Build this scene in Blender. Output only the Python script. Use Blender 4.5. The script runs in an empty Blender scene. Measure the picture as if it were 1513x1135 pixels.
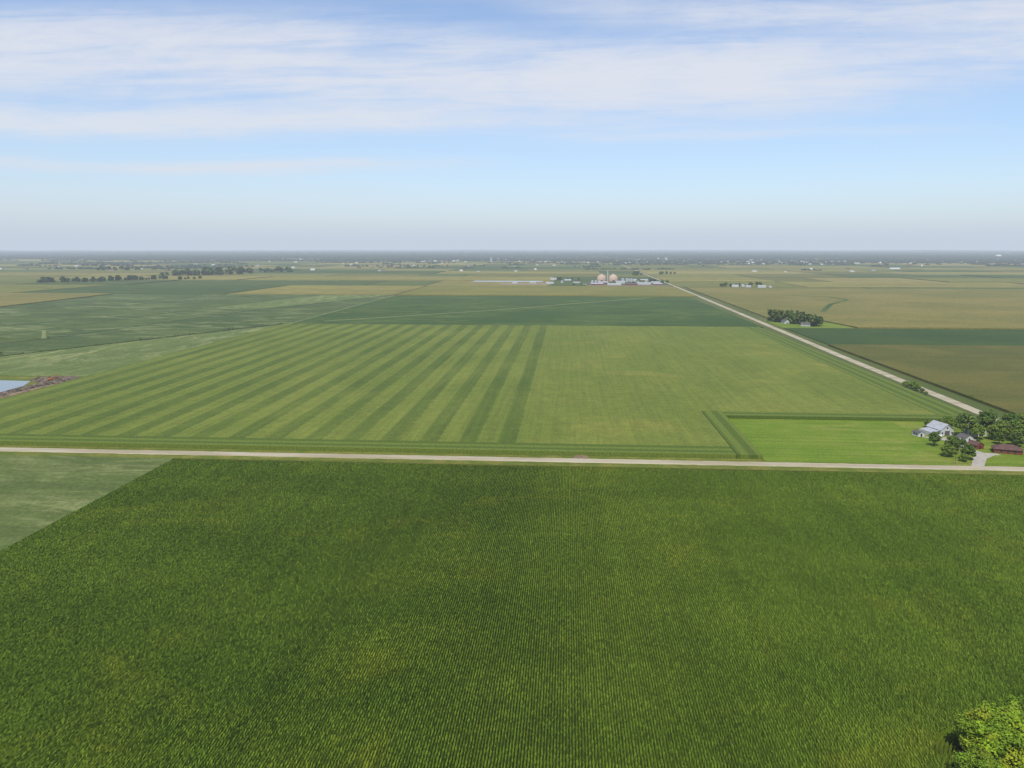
import bpy, bmesh, math, random
import numpy as np
from mathutils import Vector, Matrix
random.seed(7); rng=np.random.default_rng(7)
SC=bpy.context.scene
COL=SC.collection
# ------------------------------------------------------------------ helpers
def lin(c):
    c=c/255.0
    return c/12.92 if c<=0.04045 else ((c+0.055)/1.055)**2.4
def C(r,g,b,k=0.72):
    return (lin(r)*k,lin(g)*k,lin(b)*k,1.0)
def warm(c):
    return (c[0]*1.09,c[1]*1.0,c[2]*0.66,1.0) if c else None
class NT:
    def __init__(s,tree): s.t=tree; s.n=tree.nodes; s.l=tree.links
    def put(s,sock,v):
        if isinstance(v,bpy.types.NodeSocket): s.l.new(v,sock)
        else: sock.default_value=v
    def m(s,op,a,b=0.0,c=0.0,clamp=False):
        n=s.n.new('ShaderNodeMath'); n.operation=op; n.use_clamp=clamp
        s.put(n.inputs[0],a); s.put(n.inputs[1],b); s.put(n.inputs[2],c)
        return n.outputs[0]
    def mix(s,f,a,b,mode='MIX'):
        n=s.n.new('ShaderNodeMix'); n.data_type='RGBA'; n.blend_type=mode
        s.put(n.inputs[0],f); s.put(n.inputs[6],a); s.put(n.inputs[7],b)
        return n.outputs[2]
    def xyz(s,v):
        n=s.n.new('ShaderNodeSeparateXYZ'); s.l.new(v,n.inputs[0]); return n.outputs
    def comb(s,x,y,z=0.0):
        n=s.n.new('ShaderNodeCombineXYZ'); s.put(n.inputs[0],x); s.put(n.inputs[1],y); s.put(n.inputs[2],z); return n.outputs[0]
    def pos(s): return s.n.new('ShaderNodeNewGeometry').outputs['Position']
    def noise(s,vec,scale,det=3.0,rough=0.55,dist=0.0,stretch=None):
        if stretch:
            mp=s.n.new('ShaderNodeMapping'); s.l.new(vec,mp.inputs[0]); mp.inputs['Scale'].default_value=stretch; vec=mp.outputs[0]
        n=s.n.new('ShaderNodeTexNoise'); s.l.new(vec,n.inputs['Vector'])
        n.inputs['Scale'].default_value=scale; n.inputs['Detail'].default_value=det
        n.inputs['Roughness'].default_value=rough; n.inputs['Distortion'].default_value=dist
        return n.outputs[0]
    def rng(s,v,a,b,c=0.0,d=1.0,smooth=True):
        n=s.n.new('ShaderNodeMapRange'); n.interpolation_type='SMOOTHSTEP' if smooth else 'LINEAR'
        s.put(n.inputs[0],v)
        for i,x in enumerate((a,b,c,d)): n.inputs[i+1].default_value=x
        return n.outputs[0]
def newmat(name):
    m=bpy.data.materials.new(name); m.use_nodes=True
    t=NT(m.node_tree); b=m.node_tree.nodes['Principled BSDF']
    b.inputs['Roughness'].default_value=0.85
    b.inputs['Specular IOR Level'].default_value=0.15
    return m,t,b
def bump(t,b,h,strength,dist):
    n=t.n.new('ShaderNodeBump'); n.inputs['Strength'].default_value=strength; n.inputs['Distance'].default_value=dist
    t.l.new(h,n.inputs['Height']); t.l.new(n.outputs[0],b.inputs['Normal'])
def simple(name,col,var=0.12,scale=0.8,rough=0.8,spec=0.2,metal=0.0):
    m,t,b=newmat(name)
    nz=t.noise(t.pos(),scale,3)
    dark=tuple(c*(1-var*1.6) for c in col[:3])+(1,); lite=tuple(min(1,c*(1+var)) for c in col[:3])+(1,)
    t.l.new(t.mix(t.rng(nz,0.3,0.7),dark,lite),b.inputs['Base Color'])
    b.inputs['Roughness'].default_value=rough; b.inputs['Specular IOR Level'].default_value=spec; b.inputs['Metallic'].default_value=metal
    return m
def crop_mat(name,ca,cb,patch=0.012,streak='y',fine=0.7,sheen=None,contrast=0.25,rows=None):
    m,t,b=newmat(name); P=t.pos()
    ca,cb,sheen=warm(ca),warm(cb),warm(sheen)
    big=t.rng(t.noise(P,patch,3,0.6,0.6),0.38,0.66)
    col=t.mix(big,ca,cb)
    st=(1.0,0.03,1.0) if streak=='y' else (0.03,1.0,1.0)
    s1=t.noise(P,0.22,3,0.6,0,st)
    f=t.noise(P,fine,3,0.7)
    k=t.m('ADD',t.m('MULTIPLY',t.m('SUBTRACT',s1,0.5),contrast*2.2),t.m('MULTIPLY',t.m('SUBTRACT',f,0.5),contrast*4.2))
    k=t.m('ADD',k,1.0)
    if sheen:
        sh=t.noise(P,0.035,6,0.72,1.5,(1.0,0.35,1.0) if streak=='y' else (0.35,1.0,1.0))
        sh2=t.noise(P,0.006,2,0.5)
        msk=t.m('MULTIPLY',t.rng(sh,0.46,0.64),t.rng(sh2,0.36,0.60,0.2,1.0))
        col=t.mix(msk,col,sheen)  # sheen is painted into the base colour as pale noise patches
    kc=t.comb(k,k,k)
    col=t.mix(1.0,col,kc,'MULTIPLY')
    t.l.new(col,b.inputs['Base Color'])
    return m
def obj(name,me,mats=(),parent=None):
    o=bpy.data.objects.new(name,me); COL.objects.link(o)
    for m in mats: me.materials.append(m)
    if parent: o.parent=parent
    return o
def np_mesh(name,V,F,smooth=False,matidx=None,tint=None):
    V=np.asarray(V,dtype=np.float32); F=np.asarray(F,dtype=np.int32)
    k=F.shape[1]; me=bpy.data.meshes.new(name)
    me.vertices.add(len(V)); me.vertices.foreach_set('co',V.ravel())
    me.loops.add(F.size); me.loops.foreach_set('vertex_index',F.ravel())
    me.polygons.add(len(F)); me.polygons.foreach_set('loop_start',np.arange(0,F.size,k,dtype=np.int32))
    if matidx is not None: me.polygons.foreach_set('material_index',np.asarray(matidx,dtype=np.int32))
    me.polygons.foreach_set('use_smooth',np.full(len(F),smooth))
    if tint is not None:
        a=me.attributes.new('tint','FLOAT_COLOR','POINT')
        a.data.foreach_set('color',np.asarray(tint,dtype=np.float32).ravel())
    me.update(calc_edges=True)
    return me
def slab(name,pts,z0,z1,mat,sub=0):
    bm=bmesh.new()
    a=[bm.verts.new((x,y,z1)) for x,y in pts]; c=[bm.verts.new((x,y,z0)) for x,y in pts]
    f=bm.faces.new(a); n=len(pts)
    for i in range(n):
        bm.faces.new((a[i],c[i],c[(i+1)%n],a[(i+1)%n]))
    bmesh.ops.triangulate(bm,faces=[f]) if n>4 else None
    bmesh.ops.recalc_face_normals(bm,faces=bm.faces[:])
    me=bpy.data.meshes.new(name); bm.to_mesh(me); bm.free()
    return obj(name,me,[mat])
def rect(name,x0,y0,x1,y1,z0,z1,mat): return slab(name,[(x0,y0),(x1,y0),(x1,y1),(x0,y1)],z0,z1,mat)
def road(name,pts,w,z,mat,jit=0.0,step=None,crown=0.12):
    P=[Vector((x,y)) for x,y in pts]
    if step:
        Q=[]
        for a,b in zip(P[:-1],P[1:]):
            n=max(1,int((b-a).length/step))
            Q+= [a.lerp(b,i/n) for i in range(n)]
        Q.append(P[-1]); P=Q
    V=[];F=[]
    for i,p in enumerate(P):
        d=(P[min(i+1,len(P)-1)]-P[max(i-1,0)]).normalized(); nrm=Vector((-d.y,d.x))
        jl=random.uniform(-jit,jit); jr=random.uniform(-jit,jit)
        for s,zz in ((-w/2-1.0+jl,0.0),(-w/2+jl,z),(0,z+crown),(w/2+jr,z),(w/2+1.0+jr,0.0)):
            q=p+nrm*s; V.append((q.x,q.y,zz))
    for i in range(len(P)-1):
        for j in range(4):
            a=i*5+j; F.append((a,a+5,a+6,a+1))
    me=np_mesh(name,V,F)
    return obj(name,me,[mat])
def bm_obj(name,build,mats,parent=None,smooth=False):
    bm=bmesh.new(); build(bm)
    bmesh.ops.recalc_face_normals(bm,faces=bm.faces[:])
    me=bpy.data.meshes.new(name); bm.to_mesh(me); bm.free()
    if smooth:
        for p in me.polygons: p.use_smooth=True
    o=obj(name,me,mats,parent); return o
def box(bm,x0,y0,z0,x1,y1,z1,mi=0):
    v=[bm.verts.new(c) for c in ((x0,y0,z0),(x1,y0,z0),(x1,y1,z0),(x0,y1,z0),(x0,y0,z1),(x1,y0,z1),(x1,y1,z1),(x0,y1,z1))]
    for f in ((0,1,2,3),(4,5,6,7),(0,1,5,4),(1,2,6,5),(2,3,7,6),(3,0,4,7)):
        bm.faces.new([v[i] for i in f]).material_index=mi
def prism(bm,prof,y0,y1,mi=0):
    a=[bm.verts.new((x,y0,z)) for x,z in prof]; b=[bm.verts.new((x,y1,z)) for x,z in prof]; n=len(prof)
    bm.faces.new(a).material_index=mi; bm.faces.new(b).material_index=mi
    for i in range(n): bm.faces.new((a[i],a[(i+1)%n],b[(i+1)%n],b[i])).material_index=mi
def empty(name,x,y,rot=0,z=0):
    e=bpy.data.objects.new(name,None); COL.objects.link(e); e.location=(x,y,z); e.rotation_euler=(0,0,math.radians(rot)); return e

# ------------------------------------------------------------------ camera
cam=bpy.data.cameras.new('camera'); co=bpy.data.objects.new('camera',cam); COL.objects.link(co)
cam.sensor_width=36; cam.lens=27.2; cam.clip_start=0.5; cam.clip_end=150000
co.location=(0,0,120); co.rotation_euler=(math.radians(90-9.95),0,math.radians(4.1))
SC.camera=co
SC.view_settings.view_transform='Standard'; SC.view_settings.look='None'; SC.view_settings.exposure=0
# ------------------------------------------------------------------ sun + sky
EL=math.radians(58); ROT=math.radians(188)
sd=Vector((math.sin(ROT)*math.cos(EL),math.cos(ROT)*math.cos(EL),math.sin(EL)))
sl=bpy.data.lights.new('sun','SUN'); sl.energy=3.8; sl.angle=math.radians(0.53); sl.color=(1.0,0.94,0.83)
so=bpy.data.objects.new('sun',sl); COL.objects.link(so); so.rotation_euler=sd.to_track_quat('Z','Y').to_euler()
W=bpy.data.worlds.new('World'); SC.world=W; W.use_nodes=True
try: W.cycles.sampling_method='NONE'
except Exception as ex: print(ex)
t=NT(W.node_tree); bg=W.node_tree.nodes['Background']
sky=t.n.new('ShaderNodeTexSky'); sky.sky_type='NISHITA'; sky.sun_disc=False
sky.sun_elevation=EL; sky.sun_rotation=ROT; sky.altitude=400; sky.air_density=1.0; sky.dust_density=1.0; sky.ozone_density=2.0
ST=0.15; bg.inputs['Strength'].default_value=ST
D=t.n.new('ShaderNodeTexCoord').outputs['Generated']; X,Y,Z=t.xyz(D)[0:3]
Yc=t.m('MAXIMUM',t.m('ABSOLUTE',Y),0.08)
A=t.m('DIVIDE',X,Yc); E=t.m('DIVIDE',Z,Yc)
cc=t.comb(A,E)
wob=t.m('MULTIPLY',t.m('SUBTRACT',t.noise(cc,1.0,3,0.5,0,(1.6,5.0,1)),0.5),0.05)
Ew=t.m('ADD',E,wob)
fib=t.noise(cc,1.0,6,0.62,0.8,(2.2,36.0,1))
fib2=t.noise(cc,1.0,5,0.68,0.5,(12.0,75.0,1))
tuft=t.noise(cc,1.0,5,0.6,0.6,(6.0,16.0,1))
def band(e0,slope,wid,a0,a1,soft,amp):
    c=t.m('SUBTRACT',Ew,t.m('ADD',t.m('MULTIPLY',A,slope),e0))
    g=t.m('DIVIDE',c,wid); g=t.m('MULTIPLY',g,g); g=t.m('EXPONENT',t.m('MULTIPLY',g,-1.0))
    l=t.rng(A,a0-soft,a0+soft); r=t.rng(A,a1-soft,a1+soft,1.0,0.0)
    return t.m('MULTIPLY',t.m('MULTIPLY',g,t.m('MULTIPLY',l,r)),amp)
bands=[band(0.208,-0.045,0.034,-1.6,0.28,0.25,1.05),
 band(0.252,-0.02,0.026,-0.75,-0.22,0.2,0.60),
 band(0.195,0.075,0.032,0.0,1.6,0.2,0.95),
 band(0.245,0.03,0.014,0.10,1.6,0.2,0.4),
 band(0.154,-0.016,0.012,-1.8,0.05,0.20,1.25),
 band(0.099,-0.020,0.0065,-1.8,-0.18,0.14,1.0),
 band(0.285,-0.03,0.014,0.02,1.6,0.15,0.75),
 band(0.315,0.0,0.016,-0.3,1.6,0.3,0.55),
 band(0.190,0.0,0.05,-1.8,0.2,0.4,0.40),
 band(0.135,0.01,0.006,0.0,0.45,0.12,0.35),
 band(0.06,0.0,0.03,-1.8,-0.2,0.3,0.20)]
s=bands[0]
for b_ in bands[1:]: s=t.m('ADD',s,b_)
dens=t.m('MULTIPLY',s,t.rng(fib,0.34,0.60,0.42,1.1))
dens=t.m('MULTIPLY',dens,t.rng(fib2,0.3,0.62,0.70,1.12))
dens=t.m('MULTIPLY',dens,t.rng(tuft,0.30,0.60,0.62,1.08))
high=t.m('MULTIPLY',t.rng(E,0.36,0.6),t.rng(t.noise(D,3.0,5,0.6,0.6,(1,3,3)),0.48,0.75))
dens=t.m('ADD',dens,t.m('MULTIPLY',high,0.6))
# soft shoulder instead of a hard clip: 0.9*(1-exp(-1.45 d))
dens=t.m('MULTIPLY',t.m('SUBTRACT',1.0,t.m('EXPONENT',t.m('MULTIPLY',dens,-1.45))),0.92)
cl=(0.82/ST,0.825/ST,0.87/ST,1)
skc=t.mix(1.0,sky.outputs[0],(0.96,1.02,1.12,1),'MULTIPLY')
t.l.new(t.mix(dens,skc,cl),bg.inputs['Color'])

# ------------------------------------------------------------------ haze air layer (absorbing volume, its own emission stands in for scattered light)
hm=bpy.data.materials.new('haze_air'); hm.use_nodes=True; h=NT(hm.node_tree); h.n.clear()
out=h.n.new('ShaderNodeOutputMaterial'); ab=h.n.new('ShaderNodeVolumeAbsorption'); em=h.n.new('ShaderNodeEmission'); ad=h.n.new('ShaderNodeAddShader')
SIG=1/16500.0
ab.inputs['Color'].default_value=(0,0,0,1); ab.inputs['Density'].default_value=SIG
em.inputs['Color'].default_value=(0.56,0.64,0.75,1); em.inputs['Strength'].default_value=SIG
h.l.new(ab.outputs[0],ad.inputs[0]); h.l.new(em.outputs[0],ad.inputs[1]); h.l.new(ad.outputs[0],out.inputs['Volume'])
try:
    hm.cycles.homogeneous_volume=True
    hm.cycles.emission_sampling='NONE'
except Exception as ex: print('cyc',ex)
bm_obj('haze_air_layer',lambda bm:box(bm,-60000,-60000,-30,60000,60000,800),[hm])

# ------------------------------------------------------------------ materials
M_fore,t,b=newmat('corn_foliage')
P=t.pos(); X,Y,Z=t.xyz(P)[0:3]
pa=t.rng(t.noise(P,0.015,6,0.72,0.9,(1.0,1.3,1)),0.50,0.72)
pb=t.rng(t.noise(P,0.02,3,0.6,0.3,(0.6,1.2,1)),0.36,0.66)
trk=t.noise(P,0.16,2,0.6,0,(1,0.012,1))
fk=1.20
col=t.mix(pb,C(80,102,20,fk),C(89,109,25,fk))
col=t.mix(t.m('MULTIPLY',pa,0.42),col,C(130,134,34,fk))
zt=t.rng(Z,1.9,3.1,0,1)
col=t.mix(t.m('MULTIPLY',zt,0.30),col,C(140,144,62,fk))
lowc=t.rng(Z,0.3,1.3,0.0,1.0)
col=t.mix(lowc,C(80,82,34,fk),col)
k=t.m('ADD',t.rng(pb,0.0,1.0,0.97,1.03),t.m('MULTIPLY',t.m('SUBTRACT',trk,0.5),0.5)); col=t.mix(1.0,col,t.comb(k,k,k),'MULTIPLY')
t.l.new(col,b.inputs['Base Color'])

def striped():
    m,t,b=newmat('corn_striped'); P=t.pos(); X,Y,Z=t.xyz(P)[0:3]
    f=t.noise(P,0.9,3,0.75); g=t.noise(P,0.15,3,0.6)
    wob=t.m('MULTIPLY',t.m('SUBTRACT',g,0.5),2.6)
    ph=t.m('MULTIPLY',t.m('ADD',t.m('ADD',X,42.4),wob),2*math.pi/24.4)
    sn=t.m('SINE',ph); sm=t.rng(sn,-0.1,0.35,0.0,1.0)
    msk=t.m('MULTIPLY',sm,t.rng(X,-30.5,-29.9,1.0,0.0))
    fade=t.rng(t.noise(P,0.01,3,0.5),0.3,0.7,0.6,1.0); msk=t.m('MULTIPLY',msk,fade)
    big=t.rng(t.noise(P,0.008,4,0.6,0.8,(1,0.7,1)),0.4,0.68)
    east=t.rng(X,-60,60,0.0,1.0)
    lite=t.mix(big,C(116,130,46),C(129,139,54))
    yel=t.rng(t.noise(P,0.016,5,0.65,0.8,(0.7,1.0,1)),0.52,0.70)
    lite=t.mix(t.m('MULTIPLY',yel,t.m('MULTIPLY',east,0.65)),lite,C(152,146,62))
    dark=t.mix(big,C(88,108,32),C(100,117,40))
    col=t.mix(msk,lite,dark)
    st=t.noise(P,0.35,3,0.6,0,(1,0.02,1))
    k=t.m('ADD',1.0,t.m('ADD',t.m('MULTIPLY',t.m('SUBTRACT',st,0.5),0.6),t.m('MULTIPLY',t.m('SUBTRACT',f,0.5),1.9)))
    k=t.m('ADD',k,t.m('MULTIPLY',t.m('SUBTRACT',g,0.5),0.6))
    t.l.new(t.mix(1.0,col,t.comb(k,k,k),'MULTIPLY'),b.inputs['Base Color'])
    return m
M_str=striped()
def headland(name,axis,per):
    m,t,b=newmat(name); P=t.pos(); o=t.xyz(P); v=o[0] if axis=='x' else o[1]
    wob=t.m('MULTIPLY',t.m('SUBTRACT',t.noise(P,0.1,3,0.6),0.5),1.2)
    sn=t.m('SINE',t.m('MULTIPLY',t.m('ADD',v,wob),2*math.pi/per)); sm=t.rng(sn,-0.3,0.4,0,1)
    col=t.mix(sm,C(92,112,34),C(114,130,46)); f=t.noise(P,0.9,3,0.7)
    k=t.m('ADD',1.0,t.m('MULTIPLY',t.m('SUBTRACT',f,0.5),1.9))
    t.l.new(t.mix(1.0,col,t.comb(k,k,k),'MULTIPLY'),b.inputs['Base Color'])
    return m
M_hy=headland('corn_headland_y','y',9.2); M_hx=headland('corn_headland_x','x',9.2)
M_soyg=crop_mat('soy_grey',C(92,112,64),C(102,120,72),0.02,'x',0.5,C(142,153,116),0.32)
M_soyl=crop_mat('soy_left',C(100,122,72),C(112,132,80),0.01,'y',0.3,C(154,163,124),0.3)
M_soyb=crop_mat('soy_blue',C(74,98,54),C(88,109,60),0.008,'x',0.25,C(136,148,112),0.3)
M_soyd=crop_mat('soy_dark',C(62,92,38),C(72,101,44),0.006,'x',0.3,C(98,120,64),0.25)
M_dk2=crop_mat('soy_deep',C(58,86,38),C(70,95,44),0.006,'x',0.3,None,0.25)
M_tan=crop_mat('corn_tan',C(124,128,62),C(137,135,72),0.006,'x',0.3,None,0.3)
M_brn=crop_mat('corn_brown',C(94,101,46),C(111,111,56),0.01,'x',0.4,None,0.3)
M_brt=crop_mat('corn_tassel',C(124,125,70),C(140,134,80),0.004,'x',0.2,None,0.3)
M_past=crop_mat('pasture_grass',C(108,140,38),C(120,146,50),0.03,'x',1.2,C(138,150,76),0.4)
M_verge=crop_mat('verge_grass',C(102,120,46),C(130,134,68),0.08,'x',0.9,None,0.4)
m,t,b=newmat('ground_cover'); P=t.pos()
nz=t.noise(P,0.0007,4,0.6,0.6); n2=t.noise(P,0.05,3,0.7)
col=t.mix(t.rng(nz,0.42,0.6),C(94,108,46),C(118,120,62)); col=t.mix(t.m('MULTIPLY',t.rng(n2,0.35,0.7),0.35),col,C(70,90,38))
t.l.new(col,b.inputs['Base Color']); M_ground=m
m,t,b=newmat('gravel_road'); P=t.pos()
nz=t.noise(P,0.09,4,0.65,0.3,(0.15,1,1)); n2=t.noise(P,2.0,3,0.7)
col=t.mix(t.rng(nz,0.35,0.65),C(184,170,138),C(212,200,172)); kk=t.rng(n2,0.3,0.7,0.85,1.1); col=t.mix(1.0,col,t.comb(kk,kk,kk),'MULTIPLY')
t.l.new(col,b.inputs['Base Color']); M_grav=m
M_path=simple('dirt_track',C(138,146,84),0.12,0.1)
M_dirt=simple('dirt',C(150,128,100),0.3,0.3)
M_dirtd=simple('dark_spoil',C(122,108,90),0.45,0.25)
M_conc=simple('pale_concrete',C(198,190,174),0.1,0.4)
M_water,t,b=newmat('pond_water'); b.inputs['Base Color'].default_value=C(120,140,150); b.inputs['Roughness'].default_value=0.12; b.inputs['Specular IOR Level'].default_value=0.6
bump(t,b,t.noise(t.pos(),0.8,3),0.08,0.2)
M_white=simple('white_metal_siding',C(230,229,224,0.7),0.06,0.5,0.5,0.3)
M_roofw=simple('pale_metal_roof',C(200,201,204,0.7),0.08,0.4,0.45,0.4)
M_roofg=simple('grey_shingle_roof',C(112,106,102),0.15,0.8)
M_roofd=simple('brown_shingle_roof',C(116,88,80),0.15,0.8)
M_brick=simple('red_brick',C(140,84,66),0.15,2.0)
M_red=simple('red_siding',C(142,78,62),0.12,0.6)
M_glass=simple('window_glass',(0.03,0.04,0.05,1),0.1,1.0,0.15,0.6)
M_dark=simple('dark_opening',(0.02,0.02,0.02,1),0.1)
M_dome=simple('dome_concrete',C(218,190,166),0.08,0.15)
M_bark=simple('bark',C(92,78,62),0.2,1.0)
M_wood=simple('pole_wood',C(120,104,86),0.2,1.0)
def leafmat(name,k=1.0):
    m,t,b=newmat(name)
    at=t.n.new('ShaderNodeAttribute'); at.attribute_name='tint'
    nz=t.noise(t.pos(),0.7,2); kk=t.rng(nz,0.3,0.7,0.8*k,1.2*k)
    col=t.mix(1.0,at.outputs['Color'],t.comb(kk,kk,kk),'MULTIPLY')
    t.l.new(col,b.inputs['Base Color'])
    b.inputs['Roughness'].default_value=0.7
    return m
M_leaf=leafmat('tree_leaves',1.25)
M_wleaf=leafmat('woodland_leaves',1.0)

# ------------------------------------------------------------------ ground sheet
n=96; ang=np.linspace(0,2*np.pi,n,endpoint=False); rad=[0,400,1500,5000,15000,40000]
bm=bmesh.new(); rings=[]
c0=bm.verts.new((0,0,0))
for r in rad[1:]: rings.append([bm.verts.new((r*math.cos(a),r*math.sin(a),0)) for a in ang])
for i in range(n): bm.faces.new((c0,rings[0][i],rings[0][(i+1)%n]))
for a_,b_ in zip(rings[:-1],rings[1:]):
    for i in range(n): bm.faces.new((a_[i],b_[i],b_[(i+1)%n],a_[(i+1)%n]))
bmesh.ops.recalc_face_normals(bm,faces=bm.faces[:])
me=bpy.data.meshes.new('ground'); bm.to_mesh(me); bm.free(); obj('ground',me,[M_ground])

# distant low hills
V=[];F=[];na=360;prof=[(17000,-2),(20000,10),(24000,26),(29000,50),(34000,44),(39000,-2)]
hz=rng.random((na,len(prof)))
for _ in range(2): hz=(hz+np.roll(hz,1,0)+np.roll(hz,-1,0))/3
for i in range(na):
    a=2*math.pi*i/na
    for j,(r,z) in enumerate(prof): V.append((r*math.cos(a),r*math.sin(a),z*(0.3+1.4*hz[i,j]) if z>0 else z))
k=len(prof)
for i in range(na):
    for j in range(k-1): F.append((i*k+j,((i+1)%na)*k+j,((i+1)%na)*k+j+1,i*k+j+1))
M_hill=crop_mat('wooded_hill',C(34,50,42),C(52,64,48),0.0006,'x',0.004,None,0.3)
obj('distant_hills',np_mesh('distant_hills',V,F,True),[M_hill])

# ------------------------------------------------------------------ foreground corn (real row geometry)
TC=(102.0,170.0); RC=14.0
def corn_rows():
    rowsp=0.76; x0=-222.5; nr=674; dy=0.6; y0=124.0; ny=int((412.0-y0)/dy)
    prof=np.array([0.7,1.85,2.3,1.9]); nxx=nr*4
    xs=x0+np.arange(nxx)*rowsp/4; ys=y0+np.arange(ny)*dy
    X,Y=np.meshgrid(xs,ys)
    Zp=np.tile(prof,nr)[None,:].repeat(ny,0)
    low=np.kron(rng.random((ny//6+2,nr//3+2)),np.ones((6,12)))[:ny,:nxx]
    Zv=Zp*(0.94+0.10*low)+rng.uniform(-0.34,0.34,X.shape)*(Zp>1)
    Xv=X+rng.uniform(-0.1,0.1,X.shape); Yv=Y+rng.uniform(-0.2,0.2,X.shape)
    V=np.stack([Xv,Yv,Zv],-1).reshape(-1,3)
    ii,jj=np.meshgrid(np.arange(ny-1),np.arange(nxx-1),indexing='ij')
    a=(ii*nxx+jj).ravel(); F=np.stack([a,a+1,a+nxx+1,a+nxx],1)
    cx=X[:-1,:-1].ravel(); cy=Y[:-1,:-1].ravel()
    r=np.hypot(cx-TC[0],cy-TC[1])
    keep=(r>RC)&~((cx>TC[0]-8)&(cy<TC[1]))
    return np_mesh('cornfield',V,F[keep])
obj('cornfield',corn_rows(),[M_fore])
rect('corn_field_edge',-222.6,411.6,291.5,412.6,0,2.1,M_brn)
V=[];F=[]
for r in np.arange(RC-4.6,RC+0.3,0.95):
    na=int(r*2*math.pi*0.5/0.5); base=len(V)
    for i in range(na):
        a=math.radians(85+i*180/na)
        for dr,z in ((-0.42,0.6),(0,2.0),(0.42,0.6)):
            rr=r+dr+random.uniform(-.12,.12); V.append((TC[0]+rr*math.cos(a),TC[1]+rr*math.sin(a),max(0.03,z+(random.uniform(-.5,.3) if z>1 else random.uniform(-.3,.3)))))
    for i in range(na-1):
        if random.random()<0.04: continue
        for j in range(2):
            q=base+i*3+j; F.append((q,q+1,q+4,q+3))
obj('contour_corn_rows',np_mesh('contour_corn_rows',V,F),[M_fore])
M_soil=crop_mat('field_soil',C(120,118,66,0.9),C(104,116,48,0.9),0.2,'y',1.0,None,0.4)
bm=bmesh.new(); cv=[bm.verts.new((TC[0]+(RC+.5)*math.cos(a),TC[1]+(RC+.5)*math.sin(a),0.3)) for a in np.linspace(0,2*math.pi,40,endpoint=False)]; bm.faces.new(cv)
me=bpy.data.meshes.new('field_soil'); bm.to_mesh(me); bm.free(); obj('field_soil',me,[M_soil])

# ------------------------------------------------------------------ near fields
rect('soybean_field',-700,110,-225,417,0,0.8,M_soyg)
slab('road_verge_grass',[(-1500,414),(1500,414),(1500,441.5),(-1500,441.5)],-0.5,0.06,M_verge)
road('gravel_road',[(-1500,431.3),(1500,431.3)],7.0,0.3,M_grav,0.35,4.0)
def xr(y): return float(np.interp(y,[0,600,900,1400,2400,3400,4500,9000],[302,306,309,320,340,358,376,450]))
road('side_gravel_road',[(xr(y),y) for y in (436,600,900,1400,2400,3400,4500,7000,9000)],7.6,0.3,M_grav,0.3,8.0)
H=2.4
slab('striped_cornfield',[(-447.5,460.6),(98.7,460.6),(98.7,564.6),(266,564.6),(266,1196),(-447.5,1196)],0,H,M_str)
rect('corn_headland',-447.5,442.2,98.7,460.2,0,H,M_hy)
rect('corn_headland',99.1,442.2,113.5,564.2,0,H,M_hx)
rect('corn_headland',113.7,550,286,564.2,0,H-0.05,M_hy)
rect('corn_headland',266.4,564.6,290,1196,0,H,M_hx)
rect('pasture',114,436.5,226,549.6,0,0.25,M_past)
rect('farm_lawn',226.3,437,299,549.5,0,0.2,M_past)
slab('soybean_field',[(-449,1192),(-634,805),(-700,690),(-449,690)],0,0.85,M_soyl)
slab('soybean_field',[(-458,1215),(-607,1478),(-693,985),(-785,700),(-720,690),(-642,805)],0,0.85,M_soyb)
slab('soybean_field',[(-448,1208),(-448,1985),(-1200,1985),(-1160,1510),(-790,989),(-694.5,989),(-607.6,1480),(-457.6,1215.4)],0,0.8,M_soyb)
slab('soybean_field',[(-800,985),(-1170,1505),(-1700,1505),(-1200,700),(-790,700)],0,0.8,M_soyl)
slab('soybean_field',[(-1208,1990),(-1165,1512),(-1750,1512),(-2100,1990)],0,2.0,M_brt)
rect('soybean_field',-443,1206,300,1965,0,0.8,M_soyd)
rect('cornfield_tan',-443,1980,325,2480,0,2.2,M_tan)
rect('cornfield_brown',325,441.5,1200,985,0,2.2,M_brn)
rect('soybean_field',328,990,1600,1200,0,0.9,M_dk2)
slab('cornfield_tassel',[(345,1345),(420,1345),(440,1206),(1900,1206),(1900,2380),(360,2380)],0,2.2,M_brt)
rect('farm_lawn',330,1204,436,1340,0,0.2,M_past)
def track(name,pts,w,z,mat): return road(name,pts,w,z,mat,0.5,15.0,0.02)
track('field_track',[(-403,1258),(-150,1500),(60,1760),(201,1930)],6,0.95,M_path)
track('grass_waterway',[(480,1500),(560,1700),(650,1860),(640,1960),(560,2020),(480,2080)],10,2.35,M_soyd)
track('field_track',[(-446.0,1986),(-446.0,4300)],3,0.1,M_path)
track('field_track',[(-446.0,1206),(-446.0,1985)],2.5,0.95,M_path)
track('field_track',[(-520,2490),(330,2490)],4,0.1,M_path)
M_ditch=simple('ditch_grass',C(100,112,58),0.3,0.1)
M_ditk=simple('dark_hedge_grass',C(58,76,40),0.3,0.1)
track('ditch_grass',[(-454,1205),(-640,810),(-710,692),(-900,500)],8,0.12,M_ditch)
track('grass_waterway',[(-448,1990),(-609,1485),(-695,987),(-788,700)],5,0.92,M_ditk)
track('grass_waterway',[(-790,1000),(-735,1480),(-640,1980)],3,0.9,M_ditk)
track('grass_waterway',[(-1150,1500),(-930,1600),(-760,1980)],4,0.9,M_ditk)
track('field_track',[(-700,985),(-770,1085),(-880,1130)],5,0.93,M_path)
slab('soybean_field',[(-735,1500),(-610,1500),(-520,1770),(-460,1975),(-632,1975)],0.5,0.83,M_soyl)
slab('pond_bank_dirt',[(-449.5,560),(-449.5,689),(-560,689),(-640,560),(-600,441),(-449.5,441)],0,0.3,M_verge)
slab('pond_water',[(-476,606),(-478,640),(-489,664),(-560,668),(-600,610),(-560,590)],0.2,0.45,M_water)
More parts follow.
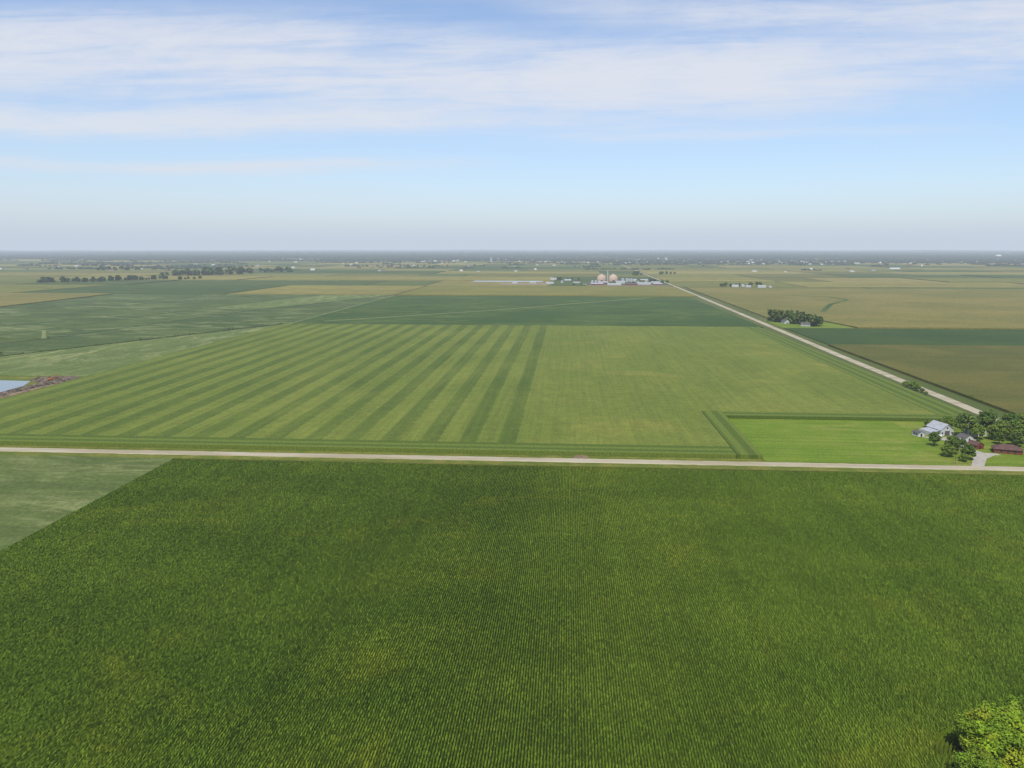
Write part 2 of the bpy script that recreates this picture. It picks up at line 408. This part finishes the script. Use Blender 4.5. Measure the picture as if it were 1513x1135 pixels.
def spoil(name,pts,w,hh,mat):
    V=[];F=[];P=[]
    for p,q in zip(pts[:-1],pts[1:]):
        n=max(2,int(math.dist(p,q)/2)); P+=[Vector(p).lerp(Vector(q),i/n) for i in range(n)]
    m=9
    for i,p in enumerate(P):
        d=(P[min(i+1,len(P)-1)]-P[max(i-1,0)]).normalized(); nr=Vector((-d.y,d.x)); e=math.sin(math.pi*(i+0.5)/len(P))**0.4
        for j in range(m):
            s=(j/(m-1)-0.5)*2; z=hh*e*max(0,1-s*s)*random.uniform(0.55,1.2)
            q=p+nr*s*w/2*random.uniform(.9,1.1); V.append((q.x,q.y,0.2+z))
    for i in range(len(P)-1):
        for j in range(m-1):
            a=i*m+j; F.append((a,a+m,a+m+1,a+1))
    return obj(name,np_mesh(name,V,F,True),[mat])
spoil('spoil_bank',[(-455,682),(-475,664),(-492,675)],14,4.0,M_dirtd)
spoil('spoil_bank',[(-450,682),(-462,650),(-466,610),(-470,590)],13,3.0,M_dirtd)
spoil('spoil_bank',[(-453,660),(-456,610),(-462,575)],7,1.6,M_dirt)
V=[(3.5,434.8,.2),(14,434.8,.2),(12,442.1,.3),(5.5,442.1,.3)]
obj('field_entrance_dirt',np_mesh('field_entrance_dirt',V,[(0,1,2,3)]),[M_dirt])
M_orange=simple('machine_orange',C(200,120,60),.08,1,.5,.4)
def excavator(x,y,rot,z):
    e=empty('excavator',x,y,rot,z)
    bm_obj('tracks',lambda bm:[prism(bm,[(-2.2,.2),(-1.8,0),(1.8,0),(2.2,.2),(2.2,.8),(1.8,1.0),(-1.8,1.0),(-2.2,.8)],s,s+.6) for s in (-1.6,1.0)],[M_dark],e)
    bm_obj('body',lambda bm:(box(bm,-2.4,-1.5,1.1,1.4,1.5,2.3),box(bm,-.2,-1.45,2.31,1.4,-.1,3.5)),[M_orange],e)
    bm_obj('boom',lambda bm:(prism(bm,[(1.2,1.8),(1.6,1.6),(4.6,5.0),(4.3,5.4)],.1,.6),prism(bm,[(4.2,5.4),(4.7,5.3),(7.0,2.2),(6.7,2.0)],.15,.55),prism(bm,[(6.5,2.3),(7.2,2.1),(7.0,1.0),(6.0,1.1)],-.2,.9)),[M_orange],e)
excavator(-458,571,150,0.8); excavator(-463,655,40,2.6)

# ------------------------------------------------------------------ patchwork of distant fields (one mesh)
pal=[(122,128,64),(136,135,72),(114,119,58),(82,102,50),(74,97,46),(96,113,54),(142,139,80),(108,118,56),(150,145,92)]
V=[];F=[];T=[]
def cell(x0,y0,x1,y1,z):
    c=warm(C(*random.choice(pal))); b=len(V)
    for x,y in ((x0,y0),(x1,y0),(x1,y1),(x0,y1)):
        V.append((x,y,z)); T.append(c)
    for x,y in ((x0,y0),(x1,y0)): V.append((x,y,0)); T.append(c)
    F.append((b,b+1,b+2,b+3)); F.append((b+4,b+5,b+1,b))
yy=[2495,2880,3290,3700,4130,4500,5000,5500,6000,6500,7200,8000,8800,9600,10800,12000]
for j in range(len(yy)-1):
    ya,yb=yy[j]+6,yy[j+1]-6
    for side in (-1,1):
        x=8
        while x<ya*0.95+500:
            w=random.choice([200,400,400,800])*(1 if ya<6000 else 1.5)
            xa=xr(ya)+side*x; xb=xr(ya)+side*(x+w-8)
            if side<0: xa,xb=xb,xa
            cell(xa,ya,xb,yb,random.choice([0.8,2.0]))
            x+=w
for xa,xb,ya,yb in ((-900,-452,1995,2485),(-1500,-908,1995,2485),(-2300,-1508,1995,2485),(1908,2700,1206,2485),(365,900,2388,2488),(908,1900,2388,2488),(-2900,-1760,1000,1985)):
    cell(xa,ya,xb,yb,1.2)
m,t,b=newmat('distant_crops'); at=t.n.new('ShaderNodeAttribute'); at.attribute_name='tint'; P=t.pos()
f=t.noise(P,0.02,4,0.7); g=t.noise(P,0.004,3,0.6,0.5,(0.3,1,1)); kk=t.m('ADD',t.rng(f,0.3,0.7,0.82,1.15),t.m('MULTIPLY',t.m('SUBTRACT',g,0.5),0.8))
t.l.new(t.mix(1.0,at.outputs['Color'],t.comb(kk,kk,kk),'MULTIPLY'),b.inputs['Base Color'])
obj('distant_crop_fields',np_mesh('distant_crop_fields',V,F,False,None,T),[m])

# ------------------------------------------------------------------ trees
def tree_arrays(seed,H,R,ncl,nl,ls,base=(70,100,36),cb=0.25):
    r=np.random.default_rng(seed); V=[];F=[];T=[];MI=[]
    def tube(p,q,ra,rb,k=6):
        p=np.array(p,float);q=np.array(q,float);d=q-p;d/=np.linalg.norm(d)+1e-9
        u=np.cross(d,[0.3,0.9,0.1]);u/=np.linalg.norm(u);w=np.cross(d,u);b=len(V)
        for c,rr in ((p,ra),(q,rb)):
            for i in range(k):
                a=2*math.pi*i/k; V.append(tuple(c+rr*(u*math.cos(a)+w*math.sin(a)))); T.append((.1,.08,.06,1))
        for i in range(k): F.append((b+i,b+(i+1)%k,b+k+(i+1)%k,b+k+i)); MI.append(1)
    tr=H*0.028; tube((0,0,-0.2),(0.02*H,0,H*0.35),tr*1.3,tr*0.85,8); tube((0.02*H,0,H*0.35),(0,0.02*H,H*0.75),tr*0.85,tr*0.25,7)
    cz=H*(cb+1)/2; rz=H*(1-cb)/2
    cs=[]
    for i in range(ncl):
        for _ in range(20):
            d=r.normal(size=3); d/=np.linalg.norm(d); s=r.uniform(0.45,1.0)**0.6
            taper=1.0-0.25*max(0,d[2])
            c=np.array([d[0]*R*s*taper,d[1]*R*s*taper,cz+d[2]*rz*s])
            if d[2]>-0.75: break
        c*=np.array([r.uniform(.85,1.12),r.uniform(.85,1.12),1.0]); cs.append((c,R*r.uniform(0.2,0.36),s))
    for c,rad_,s in cs[:12]: tube((0.01*H,0,H*r.uniform(0.28,0.5)),tuple(c),tr*0.4,tr*0.08,5)
    B=np.array([lin(v) for v in base])*0.8
    LV=[];LT=[]
    for c,rad_,s in cs:
        d=r.normal(size=(nl,3)); d/=np.linalg.norm(d,axis=1)[:,None]
        pp=c+d*rad_*(r.random((nl,1))**0.4)*np.array([1,1,0.75])
        nrm=d+r.normal(size=(nl,3))*0.6+np.array([0,0,0.6]); nrm/=np.linalg.norm(nrm,axis=1)[:,None]
        u=np.cross(nrm,r.normal(size=(nl,3))); u/=np.linalg.norm(u,axis=1)[:,None]; w=np.cross(nrm,u)
        sz=ls*r.uniform(0.6,1.3,(nl,1))
        q=np.stack([pp-u*sz-w*sz*.7,pp+u*sz-w*sz*.5,pp+u*sz*.8+w*sz*.7,pp-u*sz*.7+w*sz*.6],1)
        tone=r.uniform(0.7,1.3); hue=np.array([r.uniform(.85,1.2),1,r.uniform(.8,1.1)])
        LV.append(q.reshape(-1,3)); cc_=(B*hue*tone)[None,:]*r.uniform(0.8,1.2,(nl,1)); LT.append(np.repeat(np.hstack([cc_,np.ones((nl,1))]),4,0))
    LV=np.vstack(LV);LT=np.vstack(LT); b=len(V)
    q=np.arange(len(LV)).reshape(-1,4)+b
    V=np.vstack([np.array(V),LV]);T=np.vstack([np.array(T),LT]);F=np.vstack([np.array(F),q]);MI=np.concatenate([np.array(MI),np.zeros(len(q))])
    return V,F,T,MI
def tree_mesh(name,*a,**k):
    V,F,T,MI=tree_arrays(*a,**k); me=np_mesh(name,V,F,False,MI,T); me.materials.append(M_leaf); me.materials.append(M_bark); return me
variants=[tree_mesh('tree_mesh',s,12,R,48,60,0.42,bs,cb) for s,R,bs,cb in ((1,5.2,(96,118,38),.2),(2,4.4,(82,104,36),.18),(3,5.8,(106,126,42),.15),(4,4.8,(90,110,46),.25))]
def tree(x,y,hh,v=None,wide=1.0,name='tree'):
    me=variants[random.randrange(4) if v is None else v]
    o=bpy.data.objects.new(name,me); COL.objects.link(o); o.location=(x,y,0); s=hh/12; o.scale=(s*wide,s*wide,s); o.rotation_euler=(0,0,random.uniform(0,6.28)); return o
big=tree_mesh('big_tree_mesh',21,14.0,8.2,140,300,0.28,(120,140,32),0.06)
o=obj('tree',big); o.location=(101.5,171.0,0)
big2=tree_mesh('big_tree_mesh2',22,10.0,6.5,90,240,0.28,(106,130,32),0.06)
o=obj('tree',big2); o.location=(112,176.5,0); o.scale=(1.25,1.25,1.3)
o=obj('tree',big2); o.location=(112,163,0); o.rotation_euler=(0,0,1)
o=obj('tree',big2); o.location=(94.5,164.0,0); o.scale=(.85,.85,.85); o.rotation_euler=(0,0,2)
for x,y,hh,w in ((257,505,15,1),(250,522,8,1),(277,520,14,1.1),(286,509,15,1.1),(295,498,14,1),(298,520,13,1),(284,492,12,1.1),(290,480,11,1.1),(278,503,12,1.1),
   (226,480,9,1),(232,470,9,1.1),(228,461,9,1.1),(222.5,455,7.5,1.1),(231,449,9,1.1),(226,444,5,1.1),(237,462,6,1),(241,476,6,1),(275,450,9,1.1),(268,445,5,1.1),(281,460,11,1.1),
   (261,499,10,1),(268,487,8,1),(272,498,11,1),(276,483,9,1.1),(283,474,10,1.1),(245,531,6,1),(256,528,9,1),(268,532,10,1),(283,535,11,1),(292,545,10,1),(254,484,4,1)):
    tree(x,y,hh,None,w)
for x,y,hh in ((297,690,5.5),(299,681,7),(298,672,6),(300,700,4),(299,664,4),(298,655,3),(327,640,3.5)): tree(x,y,hh,None,1.25,'roadside_shrub')
def mass(name,pts,nl=14,ls=1.6,base=(82,102,42)):
    Vs=[];Fs=[];Ts=[];Ms=[];off=0
    arr=[tree_arrays(50+i,12,4.6+0.4*i,13,nl,ls,base,0.08) for i in range(4)]
    for x,y,hh in pts:
        V,F,T,MI=arr[random.randrange(4)]; a=random.uniform(0,6.28); c,s=math.cos(a),math.sin(a); k=hh/12
        R=np.array([[c,-s,0],[s,c,0],[0,0,1]]); V2=V@R.T*k+np.array([x,y,0]); kk=random.uniform(.75,1.2)
        T2=T.copy(); T2[:,:3]*=kk
        Vs.append(V2);Fs.append(F+off);Ts.append(T2);Ms.append(MI);off+=len(V)
    me=np_mesh(name,np.vstack(Vs),np.vstack(Fs),False,np.concatenate(Ms),np.vstack(Ts)); me.materials.append(M_leaf); me.materials.append(M_bark)
    return obj(name,me)
def along(pts,sp,hlo,hhi,jit):
    r=[]
    for p,q in zip(pts[:-1],pts[1:]):
        n=max(1,int(math.dist(p,q)/sp))
        for i in range(n):
            f=i/n; r.append((p[0]+(q[0]-p[0])*f+random.uniform(-jit,jit),p[1]+(q[1]-p[1])*f+random.uniform(-jit,jit),random.uniform(hlo,hhi)))
    return r
mass('shelterbelt_trees',along([(342,1335),(350,1290)],7,13,22,5)+along([(345,1335),(385,1330)],8,12,20,6)+along([(350,1300),(395,1225)],6,12,21,7)+along([(360,1310),(405,1250)],7,12,18,7),22,1.2)
mass('farmstead_trees',along([(500,2520),(560,2510)],11,10,17,10)+along([(575,2560),(640,2540)],14,10,15,12)+along([(480,2480),(500,2520)],12,8,14,6),10,2.2)
mass('distant_tree_line',along([(-1860,2640),(-1700,2760),(-1560,2960)],11,9,22,14)+along([(-1860,2600),(-1650,2700)],13,8,20,12)+
  along([(-1760,3330),(-1500,3600)],12,16,34,25)+along([(-1700,3350),(-1560,3450)],12,16,34,25)+along([(-1540,3830),(-1400,3920)],14,12,28,15)+
  along([(-2560,4090),(-2350,4150)],16,14,26,15)+along([(-1480,2890),(-1440,2990)],14,8,16,10),8,2.6,(74,94,46))
mass('ditch_brush',[p for p in along([(-454,1205),(-640,810),(-700,700)],11,1.0,3.2,3) if random.random()<.6]+[(-640,826,5),(-560,975,4.5),(-500,1110,4),(-498,1118,4.5),(-697,990,4)],8,1.0,(84,104,50))
mass('plant_trees',along([(330,2700),(300,2900)],20,8,14,15)+along([(20,2560),(110,2540)],22,5,8,8)+along([(400,3600),(520,3700)],20,10,16,20)+along([(300,3450),(345,3900)],22,8,15,20)+along([(-40,2960),(60,3000)],20,7,13,12)+along([(200,2620),(290,2640)],18,5,10,10),8,2.4)
def clumps(name,pts,mat_cols):
    oc=np.array([(1,0,0),(0,1,0),(-1,0,0),(0,-1,0),(0,0,1),(.7,.7,.6),(-.7,.7,.6),(-.7,-.7,.6),(.7,-.7,.6)],float)
    fc=np.array([(0,5,8),(0,1,5),(1,2,6),(1,6,5),(2,3,7),(2,7,6),(3,0,8),(3,8,7),(5,6,4),(6,7,4),(7,8,4),(8,5,4)])
    n=len(pts); P=np.array(pts)
    sc=np.stack([P[:,2]*rng.uniform(.7,1.5,n),P[:,2]*rng.uniform(.6,1.2,n),P[:,3]],1)
    V=oc[None]*sc[:,None,:]*rng.uniform(.75,1.2,(n,9,1))+np.stack([P[:,0],P[:,1],np.zeros(n)],1)[:,None,:]
    F=fc[None]+(np.arange(n)*9)[:,None,None]
    B=np.array([lin(v) for v in mat_cols])*0.75
    T=B[None,None,:]*rng.uniform(.6,1.4,(n,9,1)); T=np.concatenate([T,np.ones((n,9,1))],2)
    me=np_mesh(name,V.reshape(-1,3),F.reshape(-1,3),False,None,T.reshape(-1,4)); me.materials.append(M_wleaf); return obj(name,me)
pts=[]
def belt(x0,y0,x1,y1,n,dx,dy,s,hh):
    for i in range(n):
        f=random.random(); pts.append((x0+(x1-x0)*f+random.gauss(0,dx),y0+(y1-y0)*f+random.gauss(0,dy),s*random.uniform(.6,1.3),hh*random.uniform(.6,1.2)))
for i in range(190):
    y=random.uniform(4300,11000); x=random.uniform(-0.85,0.8)*y
    n=random.randint(5,16); L=random.choice([60,120,350,700])
    belt(x,y,x+L,y+random.uniform(-40,40),n+int(L/22),10,20,10,random.uniform(9,15))
for i in range(130):
    y=random.uniform(7000,13000); x=random.uniform(-0.85,0.8)*y; L=random.choice([600,1200,2000])
    belt(x,y,x+L,y+random.uniform(-150,150),int(L/14),30,60,15,15)
belt(500,6800,5200,8200,3200,300,500,15,13)
belt(3200,7000,7500,8000,1800,300,400,16,14)
belt(-400,7600,1200,7400,600,200,250,14,12)
belt(-9500,9000,-1500,10000,4200,200,500,22,19)
belt(-13000,12500,13000,12500,9000,300,900,36,24)
belt(1000,10500,9000,10500,3600,300,600,30,19)
belt(-18000,17000,18000,17000,8000,300,1300,75,34)
clumps('distant_woodland',pts,(46,64,42))

# ------------------------------------------------------------------ buildings
def gable_house(name,x,y,rot,w,l,eave,ridge,wall,roof,win=2,over=0.5,door=True,hip=False):
    e=empty(name,x,y,rot)
    bm_obj('walls',lambda bm:prism(bm,[(-w/2,0),(w/2,0),(w/2,eave),(0,ridge-0.05),(-w/2,eave)] if not hip else [(-w/2,0),(w/2,0),(w/2,eave),(-w/2,eave)],-l/2,l/2),[wall],e)
    def rf(bm):
        th=0.22; s=(ridge-eave)/(w/2); ov=over
        if hip:
            a=[bm.verts.new(c) for c in ((-w/2-ov,-l/2-ov,eave+.02),(w/2+ov,-l/2-ov,eave+.02),(w/2+ov,l/2+ov,eave+.02),(-w/2-ov,l/2+ov,eave+.02))]
            r1=bm.verts.new((0,-l/2+w/2,ridge)); r2=bm.verts.new((0,l/2-w/2,ridge))
            bm.faces.new((a[0],a[1],r1)); bm.faces.new((a[1],a[2],r2,r1)); bm.faces.new((a[2],a[3],r2)); bm.faces.new((a[3],a[0],r1,r2)); bm.faces.new(a)
        else:
            for sg in (-1,1):
                prism(bm,[(0,ridge),(sg*(w/2+ov),eave-ov*s),(sg*(w/2+ov),eave-ov*s+th),(0,ridge+th)],-l/2-ov,l/2+ov)
    bm_obj('roof',rf,[roof],e)
    def wn(bm):
        for sy in (-1,1):
            for i in range(win):
                cx=-w/2+w*(i+1)/(win+1)
                if abs(cx)<0.9 and door: continue
                box(bm,cx-0.55,sy*l/2-0.03,1.0,cx+0.55,sy*l/2+0.03,2.3)
        for sx in (-1,1):
            nn=max(2,int(l/4))
            for i in range(nn):
                cy=-l/2+l*(i+1)/(nn+1); box(bm,sx*w/2-0.03,cy-0.6,1.0,sx*w/2+0.03,cy+0.6,2.3)
    if win: bm_obj('windows',wn,[M_glass],e)
    if door: bm_obj('door',lambda bm:box(bm,-0.6,-l/2-0.06,0,0.6,-l/2+0.02,2.2),[M_dark],e)
    return e
e=gable_house('white_barn',245,514,14,9.5,13,4.2,7.6,M_white,M_roofw,0,0.5,False)
bm_obj('barn_door',lambda bm:box(bm,-1.8,-6.58,0,1.8,-6.48,3.4),[M_roofg],e)
bm_obj('barn_windows',lambda bm:[box(bm,a-.5,-6.56,1.5,a+.5,-6.5,2.6) for a in (-3.5,3.5)]+[box(bm,-.6,-6.56,4.8,.6,-6.5,5.8)],[M_glass],e)
def lean(bm):
    prism(bm,[(-11.5,2.5),(-4.9,3.4),(-4.9,3.6),(-11.5,2.75)],-6,5,0)
    for a in (-11.3,-9.1,-6.9): box(bm,a-.12,-5.8,0,a+.12,-5.5,2.6,1)
    box(bm,-11.5,4.8,0,-4.9,5,2.5,1); box(bm,-11.5,-5.4,0,-11.35,4.7,2.4,1)
bm_obj('lean_to_shed',lean,[M_roofw,M_white],e)
gable_house('garage',228,506.5,14,4.5,6,2.4,3.6,M_white,M_roofg,1,0.3)
gable_house('white_farmhouse',266,512,10,9,10,4.6,7.6,M_white,M_roofg,3)
gable_house('brick_house',262,467,72,8.5,14.5,2.8,5.2,M_brick,M_roofd,3,0.7,True,True)
gable_house('red_shed',249,477,20,5.5,7,2.6,4.2,M_red,M_roofd,1,0.3)
gable_house('white_garage',252,496,20,6,7,2.5,4.1,M_white,M_roofg,0,0.3)
slab('farm_driveway',[(226,435.0),(233,435.0),(243,452),(252,460),(255,460),(255,463.5),(248,465),(245.5,472),(245,484),(252,487),(262,500),(248,502),(238,504),(228,503),(238,497),(241,485),(242,466),(236,453)],0.1,0.28,M_conc)
def vehicle(name,x,y,rot,paint,truck=False):
    e=empty(name,x,y,rot,0.28)
    prof=[(-2.3,.45),(2.3,.45),(2.35,.95),(1.3,1.05),(.7,1.55),(-.9,1.58),(-1.2,1.1),(-2.3,1.05)] if truck else [(-2.2,.4),(2.2,.4),(2.25,.8),(1.2,.95),(.5,1.42),(-1.1,1.45),(-1.9,1.0),(-2.25,.9)]
    bm_obj('body',lambda bm:prism(bm,prof,-.9,.9),[paint],e)
    bm_obj('windows',lambda bm:prism(bm,[(1.05,1.0),(.5,1.37),(-1.0,1.4),(-1.2,1.08)],-.92,.92),[M_glass],e)
    def wh(bm):
        for cx in (-1.45,1.45):
            for cy in (-.85,.85):
                bmesh.ops.create_cone(bm,cap_ends=True,segments=14,radius1=.34,radius2=.34,depth=.24,matrix=Matrix.Translation((cx,cy,.34))@Matrix.Rotation(math.pi/2,4,'X'))
    bm_obj('wheels',wh,[M_dark],e); return e
P1=simple('dark_paint',(0.03,0.03,0.035,1),.1,1,.3,.5); P2=simple('white_paint',(.6,.6,.6,1),.03,1,.3,.5)
vehicle('parked_car',244,498,30,P1); vehicle('pickup_truck',240,503,80,P2,True)
def pole(x,y):
    def f(bm):
        bmesh.ops.create_cone(bm,cap_ends=True,segments=8,radius1=.17,radius2=.11,depth=10,matrix=Matrix.Translation((0,0,5)))
        box(bm,-1.2,-.06,9.1,1.2,.06,9.25)
        for a in (-1.1,0.4,1.1): box(bm,a-.05,-.05,9.25,a+.05,.05,9.5)
    o=bm_obj('utility_pole',f,[M_wood]); o.location=(x,y,0)
for x in (219,270): pole(x,438.5)
gable_house('white_farmhouse',352,1278,10,9,12,4,7,M_white,M_roofg,2)
gable_house('grey_shed',372,1238,70,9,14,3.5,6,M_roofw,M_roofg,0)
for x,y,r,w,l,ev,rd in ((520,2470,80,12,20,5,8),(558,2455,60,9,15,4,7),(594,2440,85,10,24,5,8),(548,2495,10,9,12,6,9),(622,2450,0,8,10,4,7)):
    gable_house('white_barn',x,y,r,w,l,ev,rd,M_white,M_roofw,0,.5,False)
def dome(x,y,R,hh):
    def f(bm):
        n=40; rings=[]
        for j in range(13):
            a=j/12*math.pi/2; rr=R*math.cos(a)**0.9 if j<12 else 0; z=hh*0.28+hh*0.72*math.sin(a)
            if j==12: top=bm.verts.new((0,0,z)); break
            rings.append([bm.verts.new((rr*math.cos(2*math.pi*i/n),rr*math.sin(2*math.pi*i/n),z)) for i in range(n)])
        rings.insert(0,[bm.verts.new((R*math.cos(2*math.pi*i/n),R*math.sin(2*math.pi*i/n),0)) for i in range(n)])
        for a_,b_ in zip(rings[:-1],rings[1:]):
            for i in range(n): bm.faces.new((a_[i],a_[(i+1)%n],b_[(i+1)%n],b_[i]))
        for i in range(n): bm.faces.new((rings[-1][i],rings[-1][(i+1)%n],top))
    e=empty('storage_dome',x,y)
    bm_obj('shell',f,[M_dome],e,True)
    bm_obj('top_vent',lambda bm:(box(bm,-2,-2,hh-1,2,2,hh+3),box(bm,-.4,R*.2,hh*.5,.4,R*.2+.8,hh+2)),[M_roofw],e)
    bm_obj('entry_door',lambda bm:box(bm,-4,-R-1.5,0,4,-R+2,6),[M_dark],e)
dome(122,2850,17,27); dome(164,2850,17,27)
def tower(name,x,y,w,hh,mat):
    def f(bm):
        box(bm,-w/2,-w/2,0,w/2,w/2,hh); box(bm,-w*.7,-w*.7,hh+.01,w*.7,w*.7,hh+3); box(bm,w/2+.01,-.6,0,w/2+1,.6,hh*1.02)
    o=bm_obj(name,f,[mat]); o.location=(x,y,0)
tower('elevator_tower',143,2845,3,38,M_roofw)
def bin_(x,y,R,hh):
    def f(bm):
        bmesh.ops.create_cone(bm,cap_ends=True,segments=20,radius1=R,radius2=R,depth=hh,matrix=Matrix.Translation((0,0,hh/2)))
        bmesh.ops.create_cone(bm,cap_ends=True,segments=20,radius1=R*1.05,radius2=.6,depth=R*.5,matrix=Matrix.Translation((0,0,hh+.02+R*.25)))
    o=bm_obj('grain_bin',f,[M_roofw]); o.location=(x,y,0)
for x,y,R,hh in ((195,2800,6,12),(210,2800,6,12),(226,2802,6,11),(84,2700,5,9),(96,2702,5,9),(275,2760,7,10),(-20,2700,5,8),(240,2700,4,8)): bin_(x,y,R,hh)
for x,y,r,w,l,ev,rd,wm,rm in ((95,2560,85,16,40,6,9,M_red,M_roofw),(150,2545,88,14,44,5,8,M_white,M_roofw),(205,2550,90,16,40,6,9,M_brick,M_roofg),(250,2600,85,18,46,6,9,M_white,M_roofw),
   (295,2590,85,12,28,5,8,M_red,M_roofw),(60,2600,90,10,22,4,6,M_white,M_roofg),(-60,2640,80,12,26,5,8,M_white,M_roofw),(-48,2980,85,14,36,6,9,M_white,M_roofw),(-180,2660,80,8,18,4,6,M_white,M_roofw),(300,2700,80,14,30,5,8,M_roofw,M_roofw),
   (30,2700,85,10,22,4,6,M_white,M_roofw),(0,2900,80,12,26,4,7,M_white,M_roofw),(40,2930,5,10,20,4,7,M_brick,M_roofg),(120,2660,88,14,34,6,9,M_red,M_roofw),(180,2690,86,16,30,7,10,M_white,M_roofw),(230,2860,80,16,38,7,10,M_white,M_roofw),(280,2900,84,12,26,5,8,M_brick,M_roofw),(-120,2690,84,10,22,4,6,M_roofw,M_roofw)):
    gable_house('plant_building',x,y,r,w,l,ev,rd,wm,rm,0,.5,False)
rect('plant_yard',60,2495,322,2560,0.0,2.28,M_dirt)
M_pad=simple('pink_concrete',C(172,154,128),.15,.05)
rect('lagoon_pad',-230,2570,-70,2640,0.1,2.3,M_pad)
rect('lagoon_water',-340,2780,-90,2850,0.1,2.6,M_water)
rect('lagoon_bank',-345,2750,-85,2779,0.1,2.7,M_pad)
bm=bmesh.new()
for i in range(600):
    u=random.random()
    if i<400: x=500+5200*u+random.gauss(0,250); y=6700+1400*u+random.gauss(0,420)
    elif i<490: x=random.uniform(-1500,900); y=7300+random.gauss(0,300)
    else: y=random.uniform(3800,9000); x=random.uniform(-.8,.7)*y
    w=random.uniform(9,26); l=random.uniform(12,60 if random.random()<.3 else 24); ev=random.uniform(4,8); r=ev+w*.2
    mi=random.choice([0,0,0,1,2,3]); M=Matrix.Translation((x,y,0))@Matrix.Rotation(random.choice([0,math.pi/2])+random.uniform(-.1,.1),4,'Z')
    a=[bm.verts.new(M@Vector(c)) for c in ((-w/2,-l/2,0),(w/2,-l/2,0),(w/2,l/2,0),(-w/2,l/2,0),(-w/2,-l/2,ev),(w/2,-l/2,ev),(w/2,l/2,ev),(-w/2,l/2,ev),(0,-l/2,r),(0,l/2,r))]
    for f_,m_ in (((0,1,5,8,4),mi),((2,3,7,9,6),mi),((1,2,6,5),mi),((3,0,4,7),mi),((5,6,9,8),4 if mi else 0),((7,4,8,9),4 if mi else 0)):
        bm.faces.new([a[k] for k in f_]).material_index=m_
me=bpy.data.meshes.new('distant_town'); bm.to_mesh(me); bm.free(); obj('distant_town',me,[M_white,M_roofw,M_pad,M_brick,M_roofg])
def wt(bm):
    bmesh.ops.create_uvsphere(bm,u_segments=24,v_segments=14,radius=1,matrix=Matrix.Translation((0,0,46))@Matrix.Diagonal((28,28,14,1)))
    bmesh.ops.create_cone(bm,cap_ends=True,segments=16,radius1=7,radius2=4,depth=34,matrix=Matrix.Translation((0,0,17)))
o=bm_obj('water_tower',wt,[M_white],None,True); o.location=(4150,7900,0)
tower('grain_elevator',-650,6600,14,42,M_roofw)
tower('grain_elevator',900,7300,20,34,M_white)
track('country_road',[(-1500,4300),(-1250,6300)],9,2.3,M_grav)
track('country_road',[(-3500,4310),(330,4310)],7,0.3,M_grav)
print('verts ok')
